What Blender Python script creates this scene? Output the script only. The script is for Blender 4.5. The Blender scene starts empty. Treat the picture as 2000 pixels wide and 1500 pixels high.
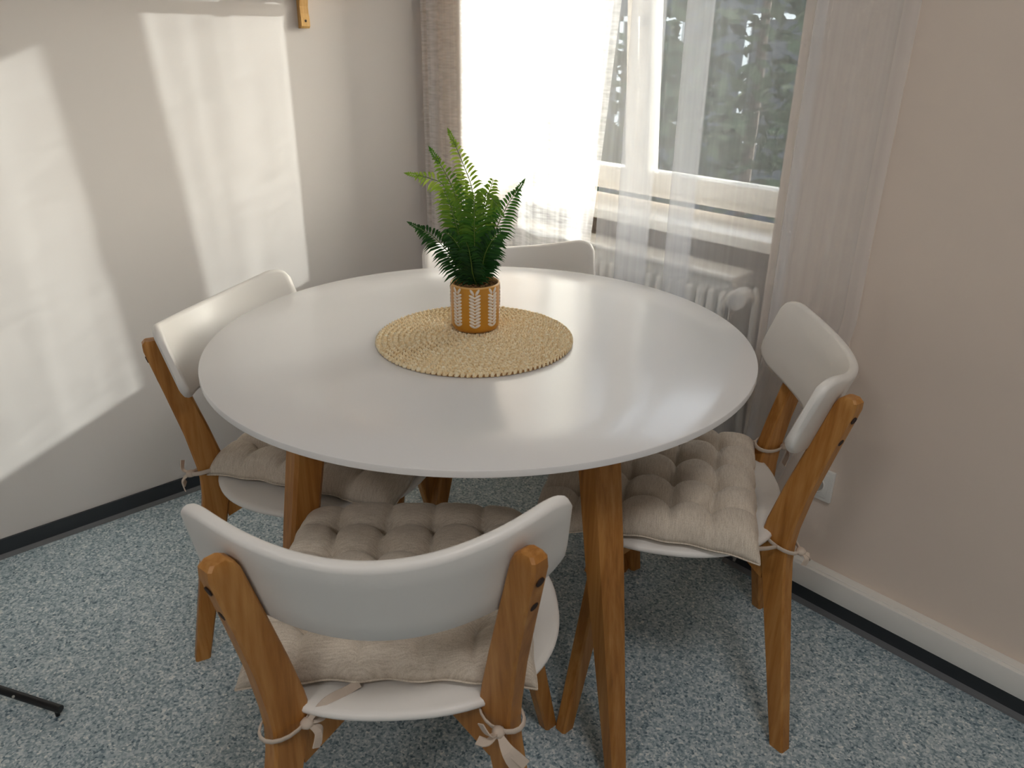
import bpy, bmesh, math, random
from mathutils import Vector, Matrix, noise
random.seed(7)
SC = bpy.context.scene
COL = SC.collection
PI = math.pi

# ------------------------------------------------------------------ camera
F_PX, YAW, PITCH, ROLL = 1513.06, -0.830839, 0.415599, 0.010047
CAM = Vector((2.19398, -1.606315, 1.281807))
fw = Vector((math.sin(YAW) * math.cos(PITCH), math.cos(YAW) * math.cos(PITCH), -math.sin(PITCH)))
rt0 = Vector((math.cos(YAW), -math.sin(YAW), 0)); up0 = rt0.cross(fw)
rt = rt0 * math.cos(ROLL) + up0 * math.sin(ROLL)
up = -rt0 * math.sin(ROLL) + up0 * math.cos(ROLL)
cd = bpy.data.cameras.new('camera'); cam = bpy.data.objects.new('camera', cd); COL.objects.link(cam)
m = Matrix((rt, up, -fw)).transposed().to_4x4(); m.translation = CAM; cam.matrix_world = m
cd.sensor_width = 36; cd.lens = F_PX / 2000 * 36; cd.clip_start = 0.02
cd.dof.use_dof = True; cd.dof.focus_distance = 1.45; cd.dof.aperture_fstop = 9.0
SC.camera = cam

# ------------------------------------------------------------------ light and exposure
SUN_DIR = Vector((-0.464, -1.0, -0.39)).normalized()
w = bpy.data.worlds.new('world'); SC.world = w; w.use_nodes = True
nt = w.node_tree; bg = nt.nodes['Background']
sky = nt.nodes.new('ShaderNodeTexSky'); sky.sky_type = 'NISHITA'; sky.sun_disc = False
sky.sun_elevation = math.radians(19.5); sky.sun_rotation = math.atan2(0.464, 1.0)
sky.air_density = 1.0; sky.dust_density = 3.0
hs = nt.nodes.new('ShaderNodeHueSaturation'); hs.inputs['Saturation'].default_value = .45
nt.links.new(sky.outputs[0], hs.inputs['Color']); nt.links.new(hs.outputs[0], bg.inputs[0]); bg.inputs[1].default_value = 0.9
sl = bpy.data.lights.new('sun', 'SUN'); sun = bpy.data.objects.new('sun', sl); COL.objects.link(sun)
sun.rotation_euler = SUN_DIR.to_track_quat('-Z', 'Y').to_euler(); sl.energy = 4.6; sl.angle = math.radians(0.6)
sl.color = (1.0, 0.99, 0.96)
SC.view_settings.view_transform = 'Standard'; SC.view_settings.look = 'None'
SC.view_settings.exposure = 0.3; SC.view_settings.gamma = 1.0; SC.view_settings.use_curve_mapping = False
SC.cycles.use_denoising = True; SC.cycles.use_light_tree = False
SC.cycles.max_bounces = 7; SC.cycles.diffuse_bounces = 4; SC.cycles.glossy_bounces = 3; SC.cycles.transparent_max_bounces = 14
SC.cycles.use_adaptive_sampling = True; SC.cycles.adaptive_threshold = .07; SC.cycles.adaptive_min_samples = 16
SC.cycles.caustics_reflective = False; SC.cycles.caustics_refractive = False
SC.cycles.sample_clamp_indirect = 6.0

# ------------------------------------------------------------------ materials
def lin(r, g, b):
    f = lambda c: (c / 255 / 12.92) if c <= 10 else ((c / 255 + 0.055) / 1.055) ** 2.4
    return (f(r), f(g), f(b), 1)

class Mat:
    def __init__(s, name, color=(.8, .8, .8, 1), rough=.5, spec=.5):
        s.m = bpy.data.materials.new(name); s.m.use_nodes = True; s.t = s.m.node_tree
        s.b = s.t.nodes['Principled BSDF']; s.out = s.t.nodes['Material Output']
        s.b.inputs['Base Color'].default_value = color; s.b.inputs['Roughness'].default_value = rough
        s.b.inputs['Specular IOR Level'].default_value = spec
    def n(s, t, **k):
        x = s.t.nodes.new(t)
        for a, v in k.items():
            if hasattr(x, a): setattr(x, a, v)
            else: x.inputs[a.replace('_', ' ')].default_value = v
        return x
    def l(s, a, b): s.t.links.new(a, b)
    def coord(s, scale=(1, 1, 1), rot=(0, 0, 0), kind='Object'):
        tc = s.n('ShaderNodeTexCoord'); mp = s.n('ShaderNodeMapping')
        mp.inputs['Scale'].default_value = scale; mp.inputs['Rotation'].default_value = rot
        s.l(tc.outputs[kind], mp.inputs[0]); return mp.outputs[0]
    def ramp(s, src, stops, interp='LINEAR'):
        r = s.n('ShaderNodeValToRGB'); r.color_ramp.interpolation = interp
        e = r.color_ramp.elements
        while len(e) < len(stops): e.new(.5)
        for el, (p, c) in zip(e, stops): el.position = p; el.color = c
        s.l(src, r.inputs[0]); return r.outputs[0]
    def bump(s, src, strength=.2, dist=.002):
        b = s.n('ShaderNodeBump', Strength=strength, Distance=dist); s.l(src, b.inputs['Height'])
        s.l(b.outputs[0], s.b.inputs['Normal'])

def simple(name, col, rough=.5, bump=None, spec=.5, var=0.0, vscale=6):
    M = Mat(name, col, rough, spec)
    if var:
        nz = M.n('ShaderNodeTexNoise', Scale=vscale, Detail=4.0); M.l(M.coord(), nz.inputs['Vector'])
        lo = tuple(c * (1 - var) for c in col[:3]) + (1,); hi = tuple(min(1, c * (1 + var)) for c in col[:3]) + (1,)
        M.l(M.ramp(nz.outputs[0], [(.3, lo), (.7, hi)]), M.b.inputs['Base Color'])
    if bump:
        sc, st, di = bump
        nz = M.n('ShaderNodeTexNoise', Scale=sc, Detail=5.0); M.l(M.coord(), nz.inputs['Vector']); M.bump(nz.outputs[0], st, di)
    return M.m

def wood(name, dark, mid, light):
    M = Mat(name, mid, .42, .4)
    c = M.coord((34, 34, 2.2))
    nz = M.n('ShaderNodeTexNoise', Scale=1.0, Detail=6.0, Roughness=.6, Distortion=.6); M.l(c, nz.inputs['Vector'])
    c2 = M.coord((160, 160, 5)); n2 = M.n('ShaderNodeTexNoise', Scale=1.0, Detail=3.0); M.l(c2, n2.inputs['Vector'])
    mx = M.n('ShaderNodeMath', operation='MULTIPLY_ADD'); mx.inputs[1].default_value = .35
    M.l(n2.outputs[0], mx.inputs[0]); M.l(nz.outputs[0], mx.inputs[2])
    M.l(M.ramp(mx.outputs[0], [(.42, dark), (.62, mid), (.88, light)]), M.b.inputs['Base Color'])
    M.bump(n2.outputs[0], .08, .001)
    return M.m

MAT = {}
MAT['wood'] = wood('honey_oak', lin(140, 88, 36), lin(174, 116, 52), lin(198, 144, 80))
MAT['wood_end'] = wood('honey_oak_bracket', lin(178, 128, 66), lin(206, 160, 92), lin(226, 186, 122))
MAT['hole'] = simple('dark_screw_hole', lin(44, 22, 12), .7)
MAT['wall'] = simple('painted_wall', lin(218, 213, 209), .85, (900, .12, .0006), .2, .015, 2)
MAT['wall_warm'] = simple('warm_painted_wall', lin(234, 219, 205), .85, (900, .12, .0006), .2, .02, 2)
MAT['ceil'] = simple('ceiling_paint', lin(238, 236, 230), .9)
MAT['white_trim'] = simple('white_gloss_paint', lin(240, 238, 232), .35)
MAT['base'] = simple('anthracite_vinyl_skirting', lin(52, 56, 60), .45)
MAT['base_lip'] = simple('grey_vinyl_lip', lin(104, 106, 108), .5)
MAT['chair_white'] = simple('white_lacquer', lin(240, 236, 230), .38, None, .4)
MAT['plastic'] = simple('white_plastic', lin(238, 236, 230), .3)
MAT['plastic_grey'] = simple('grey_socket_well', lin(176, 174, 166), .4)
MAT['metal'] = simple('steel', lin(170, 168, 160), .3)
MAT['black'] = simple('black_painted_steel', lin(16, 16, 18), .35)
MAT['enamel'] = simple('radiator_enamel', lin(238, 236, 230), .35)
MAT['facade_bright'] = simple('white_render_facade', lin(245, 243, 236), .9)
MAT['facade_grey'] = simple('grey_render_facade', lin(84, 88, 90), .9, None, .1, .08, 3)
MAT['asphalt'] = simple('grey_paving', lin(82, 86, 88), .9, None, .1, .1, 8)
MAT['bark'] = simple('tree_bark', lin(70, 62, 54), .9)
MAT['leaf_out'] = simple('outdoor_foliage', lin(52, 66, 48), .7, None, .2, .3, 20)

def mat_floor():
    M = Mat('speckled_vinyl', rough=.38, spec=.35)
    c = M.coord((1, 1, 1))
    v = M.n('ShaderNodeTexVoronoi', Scale=225.0, Randomness=1.0); M.l(c, v.inputs['Vector'])
    sep = M.n('ShaderNodeSeparateColor'); M.l(v.outputs['Color'], sep.inputs[0])
    v2 = M.n('ShaderNodeTexVoronoi', Scale=150.0); M.l(c, v2.inputs['Vector'])
    sep2 = M.n('ShaderNodeSeparateColor'); M.l(v2.outputs['Color'], sep2.inputs[0])
    ad = M.n('ShaderNodeMath', operation='MULTIPLY_ADD'); ad.inputs[1].default_value = .45
    M.l(sep2.outputs[0], ad.inputs[0]); M.l(sep.outputs[0], ad.inputs[2])
    sc = M.n('ShaderNodeMath', operation='MULTIPLY'); sc.inputs[1].default_value = .69; M.l(ad.outputs[0], sc.inputs[0])
    col = M.ramp(sc.outputs[0], [(.0, lin(76, 96, 108)), (.2, lin(130, 150, 160)), (.5, lin(172, 188, 194)), (.78, lin(204, 214, 216)), (.97, lin(240, 242, 238))])
    M.l(col, M.b.inputs['Base Color'])
    return M.m
MAT['floor'] = mat_floor()

def mat_table():
    M = Mat('satin_white_tabletop', lin(234, 232, 230), .17, .5)
    return M.m
MAT['table'] = mat_table()

def mat_linen():
    M = Mat('beige_linen', lin(186, 170, 150), .95, .1)
    c = M.coord((1, 1, 1))
    wv = M.n('ShaderNodeTexNoise', Scale=650.0, Detail=2.0); M.l(c, wv.inputs['Vector'])
    c2 = M.coord((60, 900, 60)); w2 = M.n('ShaderNodeTexNoise', Scale=1.0, Detail=2.0); M.l(c2, w2.inputs['Vector'])
    mx = M.n('ShaderNodeMath', operation='ADD'); M.l(wv.outputs[0], mx.inputs[0]); M.l(w2.outputs[0], mx.inputs[1])
    hf = M.n('ShaderNodeMath', operation='MULTIPLY'); hf.inputs[1].default_value = .5; M.l(mx.outputs[0], hf.inputs[0])
    M.l(M.ramp(hf.outputs[0], [(.33, lin(192, 178, 160)), (.5, lin(216, 203, 186)), (.68, lin(232, 221, 206))]), M.b.inputs['Base Color'])
    M.bump(hf.outputs[0], .25, .0008)
    M.b.inputs['Sheen Weight'].default_value = .15
    return M.m
MAT['linen'] = mat_linen()
MAT['tie'] = simple('pale_cotton_tie', lin(206, 190, 174), .9)

def mat_sheer(name, opac_lo, opac_hi, tint, slub=160, mixf=.75):
    m = bpy.data.materials.new(name); m.use_nodes = True; t = m.node_tree
    for nd in list(t.nodes): t.nodes.remove(nd)
    N = t.nodes.new; L = t.links.new
    out = N('ShaderNodeOutputMaterial'); tr = N('ShaderNodeBsdfTransparent'); tl = N('ShaderNodeBsdfTranslucent'); df = N('ShaderNodeBsdfDiffuse')
    tl.inputs[0].default_value = tint; df.inputs[0].default_value = tint
    fab = N('ShaderNodeMixShader'); fab.inputs[0].default_value = mixf; L(tl.outputs[0], fab.inputs[1]); L(df.outputs[0], fab.inputs[2])
    tc = N('ShaderNodeTexCoord')
    def nz(scale, det):
        mp = N('ShaderNodeMapping'); mp.inputs['Scale'].default_value = scale; L(tc.outputs['Object'], mp.inputs[0])
        x = N('ShaderNodeTexNoise'); x.inputs['Scale'].default_value = 1; x.inputs['Detail'].default_value = det; L(mp.outputs[0], x.inputs['Vector']); return x.outputs[0]
    a = nz((70, 70, 1.2), 1.5); b = nz((25, 25, slub), 1.5); c = nz((26, 26, .5), 0)
    m1 = N('ShaderNodeMath'); m1.operation = 'ADD'; L(a, m1.inputs[0]); L(b, m1.inputs[1])
    m2 = N('ShaderNodeMath'); m2.operation = 'ADD'; L(m1.outputs[0], m2.inputs[0]); L(c, m2.inputs[1])
    mr = N('ShaderNodeMapRange'); mr.inputs[1].default_value = 1.15; mr.inputs[2].default_value = 1.85
    mr.inputs[3].default_value = opac_lo; mr.inputs[4].default_value = opac_hi; L(m2.outputs[0], mr.inputs[0])
    mix = N('ShaderNodeMixShader'); L(mr.outputs[0], mix.inputs[0]); L(tr.outputs[0], mix.inputs[1]); L(fab.outputs[0], mix.inputs[2])
    L(mix.outputs[0], out.inputs[0]); return m
MAT['sheer'] = mat_sheer('slub_voile', .26, .62, lin(252, 252, 253), 160, .42)
MAT['sheer_fine'] = mat_sheer('fine_voile', .27, .36, lin(248, 250, 254), 4)
MAT['sheer_hem'] = mat_sheer('sheer_voile_hem', .40, .50, lin(246, 238, 232), 4)

def mat_glass():
    m = bpy.data.materials.new('window_glass'); m.use_nodes = True; t = m.node_tree
    for nd in list(t.nodes): t.nodes.remove(nd)
    N = t.nodes.new; L = t.links.new
    out = N('ShaderNodeOutputMaterial'); tr = N('ShaderNodeBsdfTransparent'); gl = N('ShaderNodeBsdfGlossy'); gl.inputs['Roughness'].default_value = .02
    tr.inputs[0].default_value = (.94, .96, .95, 1)
    fr = N('ShaderNodeFresnel'); fr.inputs[0].default_value = 1.3
    mix = N('ShaderNodeMixShader'); L(fr.outputs[0], mix.inputs[0]); L(tr.outputs[0], mix.inputs[1]); L(gl.outputs[0], mix.inputs[2]); L(mix.outputs[0], out.inputs[0])
    return m
MAT['glass'] = mat_glass()

def mat_straw():
    M = Mat('braided_straw', lin(226, 200, 154), .8, .2)
    nz = M.n('ShaderNodeTexNoise', Scale=120.0, Detail=4.0); M.l(M.coord((1, 1, 1)), nz.inputs['Vector'])
    M.l(M.ramp(nz.outputs[0], [(.3, lin(226, 196, 146)), (.52, lin(246, 226, 186)), (.72, lin(252, 244, 220))]), M.b.inputs['Base Color'])
    return M.m
MAT['straw'] = mat_straw()
MAT['pot'] = simple('mustard_glaze', lin(204, 142, 46), .32, None, .5, .05, 30)
MAT['pot_rim'] = simple('pale_mustard_rim', lin(222, 172, 104), .35)
MAT['motif'] = simple('white_relief_glaze', lin(240, 228, 214), .5)
MAT['pebble'] = simple('brown_grit', lin(134, 100, 66), .9, None, .2, .35, 160)

def mat_fern():
    M = Mat('fern_leaf', lin(60, 100, 30), .5, .35)
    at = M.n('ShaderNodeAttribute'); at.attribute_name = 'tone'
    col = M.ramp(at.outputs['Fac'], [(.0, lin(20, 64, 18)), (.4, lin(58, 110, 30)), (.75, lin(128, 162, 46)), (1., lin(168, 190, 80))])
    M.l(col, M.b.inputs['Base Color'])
    tl = M.n('ShaderNodeBsdfTranslucent'); M.l(col, tl.inputs[0])
    mix = M.n('ShaderNodeMixShader'); mix.inputs[0].default_value = .35
    M.l(M.b.outputs[0], mix.inputs[1]); M.l(tl.outputs[0], mix.inputs[2]); M.l(mix.outputs[0], M.out.inputs[0])
    return M.m
MAT['fern'] = mat_fern()
MAT['stem'] = simple('fern_stem', lin(88, 116, 40), .6)

# ------------------------------------------------------------------ helpers
def tag(o, label=None, cat=None, group=None, kind=None):
    if label: o['label'] = label
    if cat: o['category'] = cat
    if group: o['group'] = group
    if kind: o['kind'] = kind
    return o
def empty(name, loc=(0, 0, 0), rz=0):
    o = bpy.data.objects.new(name, None); COL.objects.link(o); o.location = loc; o.rotation_euler = (0, 0, rz)
    o.empty_display_size = .05; return o
def link(name, me, mat, parent=None, smooth=True):
    if mat is not None and not me.materials: me.materials.append(MAT[mat] if isinstance(mat, str) else mat)
    if smooth:
        for f in me.polygons: f.use_smooth = True
    o = bpy.data.objects.new(name, me); COL.objects.link(o)
    if parent: o.parent = parent
    return o
def obj(name, bm, mat, parent=None, smooth=False, loc=None, rot=None, auto=None):
    bmesh.ops.recalc_face_normals(bm, faces=bm.faces)
    me = bpy.data.meshes.new(name); bm.to_mesh(me); bm.free()
    if auto is not None:
        for f in me.polygons: f.use_smooth = True
        me.set_sharp_from_angle(angle=math.radians(auto))
    o = link(name, me, mat, parent, smooth)
    if loc is not None: o.location = loc
    if rot is not None: o.rotation_euler = rot
    return o
def copy_tree(o, parent=None):
    c = o.copy(); COL.objects.link(c); c.parent = parent
    for ch in list(o.children): copy_tree(ch, c)
    return c
def box(bm, a, b, bevel=0, seg=2):
    vs = [bm.verts.new((x, y, z)) for x in (a[0], b[0]) for y in (a[1], b[1]) for z in (a[2], b[2])]
    fs = [(0, 1, 3, 2), (4, 6, 7, 5), (0, 4, 5, 1), (2, 3, 7, 6), (0, 2, 6, 4), (1, 5, 7, 3)]
    faces = [bm.faces.new([vs[i] for i in f]) for f in fs]
    if bevel:
        es = list({e for f in faces for e in f.edges})
        bmesh.ops.bevel(bm, geom=es, offset=bevel, segments=seg, affect='EDGES', profile=.5)
    return bm
def B(): return bmesh.new()
def boxobj(name, a, b, mat, parent=None, bevel=0):
    return obj(name, box(B(), a, b, bevel), mat, parent, auto=40 if bevel else None)
def loft(bm, rings, cap=True, closed=True):
    R = [[bm.verts.new(p) for p in r] for r in rings]; n = len(R[0])
    for i in range(len(R) - 1):
        for j in range(n if closed else n - 1):
            k = (j + 1) % n; bm.faces.new((R[i][j], R[i][k], R[i + 1][k], R[i + 1][j]))
    if cap: bm.faces.new(R[0][::-1]); bm.faces.new(R[-1])
    return R
def lathe(bm, prof, n=48, cx=0, cy=0):
    """profile of (r,z); r=0 points become single vertices"""
    prev = None
    for r, z in prof:
        if r < 1e-6: cur = [bm.verts.new((cx, cy, z))]
        else: cur = [bm.verts.new((cx + r * math.cos(2 * PI * i / n), cy + r * math.sin(2 * PI * i / n), z)) for i in range(n)]
        if prev:
            for i in range(n):
                k = (i + 1) % n
                if len(prev) == 1 and len(cur) > 1: bm.faces.new((prev[0], cur[i], cur[k]))
                elif len(cur) == 1 and len(prev) > 1: bm.faces.new((prev[i], cur[0], prev[k]))
                elif len(cur) > 1: bm.faces.new((prev[i], cur[i], cur[k], prev[k]))
        prev = cur
def tube(bm, pts, r, n=8, flat=1.0, cap=True, nrm=None):
    """tube along pts; r a number or a list; flat squeezes the section along the side axis"""
    pts = [Vector(p) for p in pts]; rings = []; last = None
    for i, p in enumerate(pts):
        t = (pts[min(i + 1, len(pts) - 1)] - pts[max(i - 1, 0)]).normalized()
        if last is None:
            a = Vector(nrm) if nrm else Vector((0, 0, 1))
            if abs(t.dot(a)) > .95: a = Vector((1, 0, 0))
        else: a = last
        s = t.cross(a).normalized(); a = s.cross(t).normalized(); last = a
        rr = r[i] if isinstance(r, (list, tuple)) else r
        rings.append([p + (a * math.cos(2 * PI * k / n) + s * math.sin(2 * PI * k / n) * flat) * rr for k in range(n)])
    loft(bm, rings, cap)
def smooth_path(pts, k=6):
    pts = [Vector(p) for p in pts]; out = []
    for i in range(len(pts) - 1):
        p0 = pts[max(i - 1, 0)]; p1 = pts[i]; p2 = pts[i + 1]; p3 = pts[min(i + 2, len(pts) - 1)]
        for j in range(k):
            t = j / k
            out.append(.5 * ((2 * p1) + (-p0 + p2) * t + (2 * p0 - 5 * p1 + 4 * p2 - p3) * t * t + (-p0 + 3 * p1 - 3 * p2 + p3) * t ** 3))
    out.append(pts[-1]); return out
def cyl(bm, c, axis, r, h, n=20):
    c = Vector(c); ax = Vector(axis).normalized(); a = ax.orthogonal().normalized(); b = ax.cross(a)
    loft(bm, [[c + ax * d + (a * math.cos(2 * PI * i / n) + b * math.sin(2 * PI * i / n)) * r for i in range(n)] for d in (0, h)])
def struct(o): o['kind'] = 'structure'; return o

# ------------------------------------------------------------------ the room
RX, RY, RZ = 4.2, -3.9, 2.5
NX0, NX1, NT, NH = .222, 1.303, .46, 2.2            # window niche: left, right, depth of the wall, head
struct(boxobj('floor', (-.15, RY - .2, -.1), (RX + .2, .0, 0), 'floor'))
struct(boxobj('ceiling', (-.15, RY - .2, RZ), (RX + .2, .0, RZ + .1), 'ceil'))
struct(boxobj('wall_left', (-.15, RY - .2, 0), (0, 0, RZ), 'wall'))
bm = B(); box(bm, (-.15, 0, -.1), (NX0, .362, RZ + .1)); box(bm, (-.15, .362, -.1), (NX0 - .05, NT, RZ + .1)); box(bm, (NX1, 0, -.1), (RX + .2, NT, RZ + .1)); box(bm, (NX0, 0, NH), (NX1, NT, RZ + .1))
box(bm, (NX0 - .05, .364, -.1), (NX1, NT, .80)); box(bm, (NX0, 0, -.1), (NX1, .34, 0))
struct(obj('wall_back', bm, 'wall_warm'))
struct(boxobj('wall_front', (-.15, RY - .2, 0), (RX + .2, RY, RZ), 'wall'))
struct(boxobj('wall_right', (RX, RY, 0), (RX + .2, 0, RZ), 'wall'))
# added ceiling fill lights, out of view, softening the window contrast
LM = Mat('fill_light_emitter', (1, 1, 1, 1), .5); LM.b.inputs['Emission Color'].default_value = (1, .975, .965, 1); LM.b.inputs['Emission Strength'].default_value = 14.0
MAT['lamp'] = LM.m
for lx, ly, lab in ((2.55, -1.35, 'added round ceiling fill light nearer the window'), (2.2, -3.0, 'added round ceiling fill light at the far end of the room')):
    lamp = empty('ceiling_fill_light', (lx, ly, RZ))
    bm = B(); lathe(bm, [(0, -.005), (.27, -.005), (.27, -.05), (.255, -.06), (.25, -.05), (.25, -.012), (0, -.012)], 48); obj('housing', bm, 'white_trim', lamp)
    bm = B(); lathe(bm, [(.25, -.045), (.2, -.062), (.1, -.07), (0, -.072)], 48); obj('diffuser', bm, 'lamp', lamp, True)
    tag(lamp, lab, 'lamp', 'added ceiling fill lights')

# skirtings and pipe casing
bs = struct(boxobj('baseboard_left', (0, RY, .006), (.007, -.0, .052), 'base'))
bm = B(); loft(bm, [[(0, y, 0), (.018, y, 0), (.016, y, .004), (.007, y, .010), (0, y, .010)] for y in (RY, 0)]); obj('floor_lip', bm, 'base_lip', bs)
bs = struct(boxobj('baseboard_back', (NX1, -.007, .006), (RX, 0, .054), 'base'))
bm = B(); loft(bm, [[(x, 0, 0), (x, -.018, 0), (x, -.016, .004), (x, -.007, .010), (x, 0, .010)] for x in (NX1, RX)]); obj('floor_lip', bm, 'base_lip', bs)
tr = struct(boxobj('trim_1', (NX1 + .02, -.034, .064), (RX, 0, .122), 'white_trim', None, .003)); tr.name = 'trim_1'
bm = B(); box(bm, (NX1 + .02, -.024, .122), (RX, 0, .1245), .0008); obj('casing_lid', bm, 'white_trim', tr)

# ---- the window in the niche
win = struct(empty('window_1', (0, 0, 0)))
YW = .40
GZ0, GZ1 = .92, 1.83
def frame(name, x0, x1, z0, z1, w_, y0, y1, parent, wl=None, wr=None):
    bm = B(); wl = wl or w_; wr = wr or w_
    box(bm, (x0, y0, z0), (x0 + wl, y1, z1), .003); box(bm, (x1 - wr, y0, z0), (x1, y1, z1), .003)
    box(bm, (x0 + wl, y0, z0), (x1 - wr, y1, z0 + w_), .003); box(bm, (x0 + wl, y0, z1 - w_), (x1 - wr, y1, z1), .003)
    return obj(name, bm, 'white_trim', parent, auto=40)
frame('window_frame', NX0 - .05, NX1, .84, 1.92, .035, YW - .01, YW + .05, win, .030, .035)
s1 = frame('window_sash', NX0 - .036, .607, .868, GZ1 + .05, .05, YW - .03, YW + .02, win, .05, .05)
s2 = frame('window_sash', .596, NX1 - .03, .868, GZ1 + .05, .05, YW - .032, YW + .022, win, .053, .05)
boxobj('pane', (NX0 + .012, YW - .008, .918), (.559, YW - .002, GZ1), 'glass', s1)
boxobj('pane', (.647, YW - .008, .918), (NX1 - .08, YW - .002, GZ1), 'glass', s2)
for q in (s1, s2):      # both sashes are tilted open at the top
    q.matrix_basis = Matrix.Translation((0, YW - .01, .868)) @ Matrix.Rotation(math.radians(4.6), 4, 'X') @ Matrix.Translation((0, -(YW - .01), -.868))
boxobj('shutter_box', (NX0, YW - .03, 1.92), (NX1, YW + .06, NH), 'white_trim', win)
bm = B(); box(bm, (NX0 + .001, .17, .795), (NX1 - .001, YW - .005, .825), .006); obj('window_sill', bm, 'white_trim', win, auto=40)
bm = B(); box(bm, (.615, YW - .06, 1.33), (.635, YW - .03, 1.36), .003); box(bm, (.617, YW - .075, 1.24), (.633, YW - .06, 1.36), .004); obj('window_handle', bm, 'plastic', s2, auto=40)

# ---- outside: added bright wall, added sun blocker, ground, house opposite
struct(boxobj('wall_added_bright_outside', (-.6, NT, -.6), (.17, .66, 4.2), 'facade_bright'))  # white wall added so the view through the left pane is bright
struct(boxobj('wall_sun_blocker_outside', (1.48, NT, -.6), (1.75, 1.56, 4.2), 'facade_grey'))  # unseen wall added to keep direct sun off table and chairs
struct(boxobj('ground_outside', (-14, NT + .0, -.7), (10, 16, -.6), 'asphalt'))

def house(name, loc, wdt, h, dep, label):
    r = empty(name, loc); 
    boxobj('wall', (0, 0, 0), (wdt, dep, h), 'facade_grey', r)
    for i in range(int(wdt // 1.9)):
        for j in range(int(h // 2.6)):
            x = .55 + i * 1.9; z = .8 + j * 2.6
            bm = B(); box(bm, (x, -.05, z), (x + .06, .02, z + 1.4)); box(bm, (x + .94, -.05, z), (x + 1.0, .02, z + 1.4)); box(bm, (x, -.05, z), (x + 1, .02, z + .06)); box(bm, (x, -.05, z + 1.34), (x + 1, .02, z + 1.4))
            f = obj('window', bm, 'white_trim', r); boxobj('pane', (x + .06, -.02, z + .06), (x + .94, -.01, z + 1.34), 'base', f)
    bm = B(); loft(bm, [[(-.2, -.3, h), (-.2, dep + .3, h), (-.2, dep / 2, h + 1.6)], [(wdt + .2, -.3, h), (wdt + .2, dep + .3, h), (wdt + .2, dep / 2, h + 1.6)]]); obj('roof', bm, 'base', r)
    return tag(r, label, 'house')
house('house', (-9.5, 7.0, -.6), 9.0, 5.4, 5, 'grey house standing outside behind the sheer curtain')
def shrub(name, loc, h, rad, n, label, seed):
    rnd = random.Random(seed); r = empty(name, loc)
    bm = B(); tube(bm, [(0, 0, 0), (.02, .01, h * .4), (0, .02, h * .8)], [.05, .04, .02]); obj('trunk', bm, 'bark', r)
    vs, fs = [], []
    for i in range(n):
        while True:
            p = Vector((rnd.uniform(-1, 1), rnd.uniform(-1, 1), rnd.uniform(-1, 1)))
            if .5 < p.length < 1: break
        c = Vector((p.x * rad, p.y * rad, h * .58 + p.z * h * .42)); s = rnd.uniform(.05, .1)
        a = Vector((rnd.uniform(-1, 1), rnd.uniform(-1, 1), rnd.uniform(-.6, .6))).normalized(); b = a.orthogonal().normalized()
        k = len(vs); vs += [c - a * s, c + b * s * .45, c + a * s, c - b * s * .45]; fs.append((k, k + 1, k + 2, k + 3))
    me = bpy.data.meshes.new('foliage'); me.from_pydata(vs, [], fs); link('foliage', me, 'leaf_out', r, False)
    return tag(r, label, 'tree')
shrub('tree', (-1.0, 3.6, -.6), 3.6, .75, 1500, 'leafy tree outside the window seen through the right sheer curtain', 3)
shrub('bush', (-2.6, 4.4, -.6), 2.0, .8, 1000, 'low bush outside the window left of the leafy tree', 5)

# ---- radiator in the niche under the sill
rad = empty('radiator', (0, 0, 0))
RX0, RX1, RYF, RZ0, RZ1 = .30, 1.165, .085, .15, .745
boxobj('front_panel', (RX0, RYF + .022, RZ0), (RX1, RYF + .034, RZ1 - .012), 'enamel', rad, .004)
boxobj('back_panel', (RX0, RYF + .075, RZ0), (RX1, RYF + .09, RZ1 - .012), 'enamel', rad, .004)
bm = B(); box(bm, (0, -.010, .04), (.021, .026, .550), .005); ribmesh = None
nr = 25
for i in range(nr):
    x = RX0 + .018 + (RX1 - RX0 - .05) * i / (nr - 1)
    if ribmesh is None: o = obj('rib', bm, 'enamel', rad, auto=50); ribmesh = o.data
    else: o = link('rib', ribmesh, None, rad, False)
    o.location = (x, RYF, RZ0)
bm = B(); box(bm, (RX0 - .004, RYF - .004, RZ1 - .014), (RX1 + .004, RYF + .094, RZ1), .004)
obj('top_cover', bm, 'enamel', rad, auto=40)
for i, x in enumerate((RX0 - .004, RX1)): boxobj('side_panel', (x, RYF - .002, RZ0), (x + .004, RYF + .092, RZ1 - .01), 'enamel', rad)
bm = B(); tube(bm, smooth_path([(RX1, RYF + .04, .68), (RX1 + .035, RYF + .04, .68), (RX1 + .055, RYF + .03, .66), (RX1 + .055, RYF + .03, .02)], 5), .009, 10); obj('pipe', bm, 'enamel', rad, True)
bm = B(); tube(bm, [(RX1 + .03, RYF + .02, .70), (RX1 + .045, RYF - .005, .705), (RX1 + .05, RYF - .02, .708), (RX1 + .058, RYF - .075, .712), (RX1 + .059, RYF - .08, .712)], [.013, .017, .026, .025, .018], 20)
obj('thermostat_head', bm, 'plastic', rad, auto=40)
tag(rad, 'white panel radiator in the niche below the window sill', 'radiator')

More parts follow.
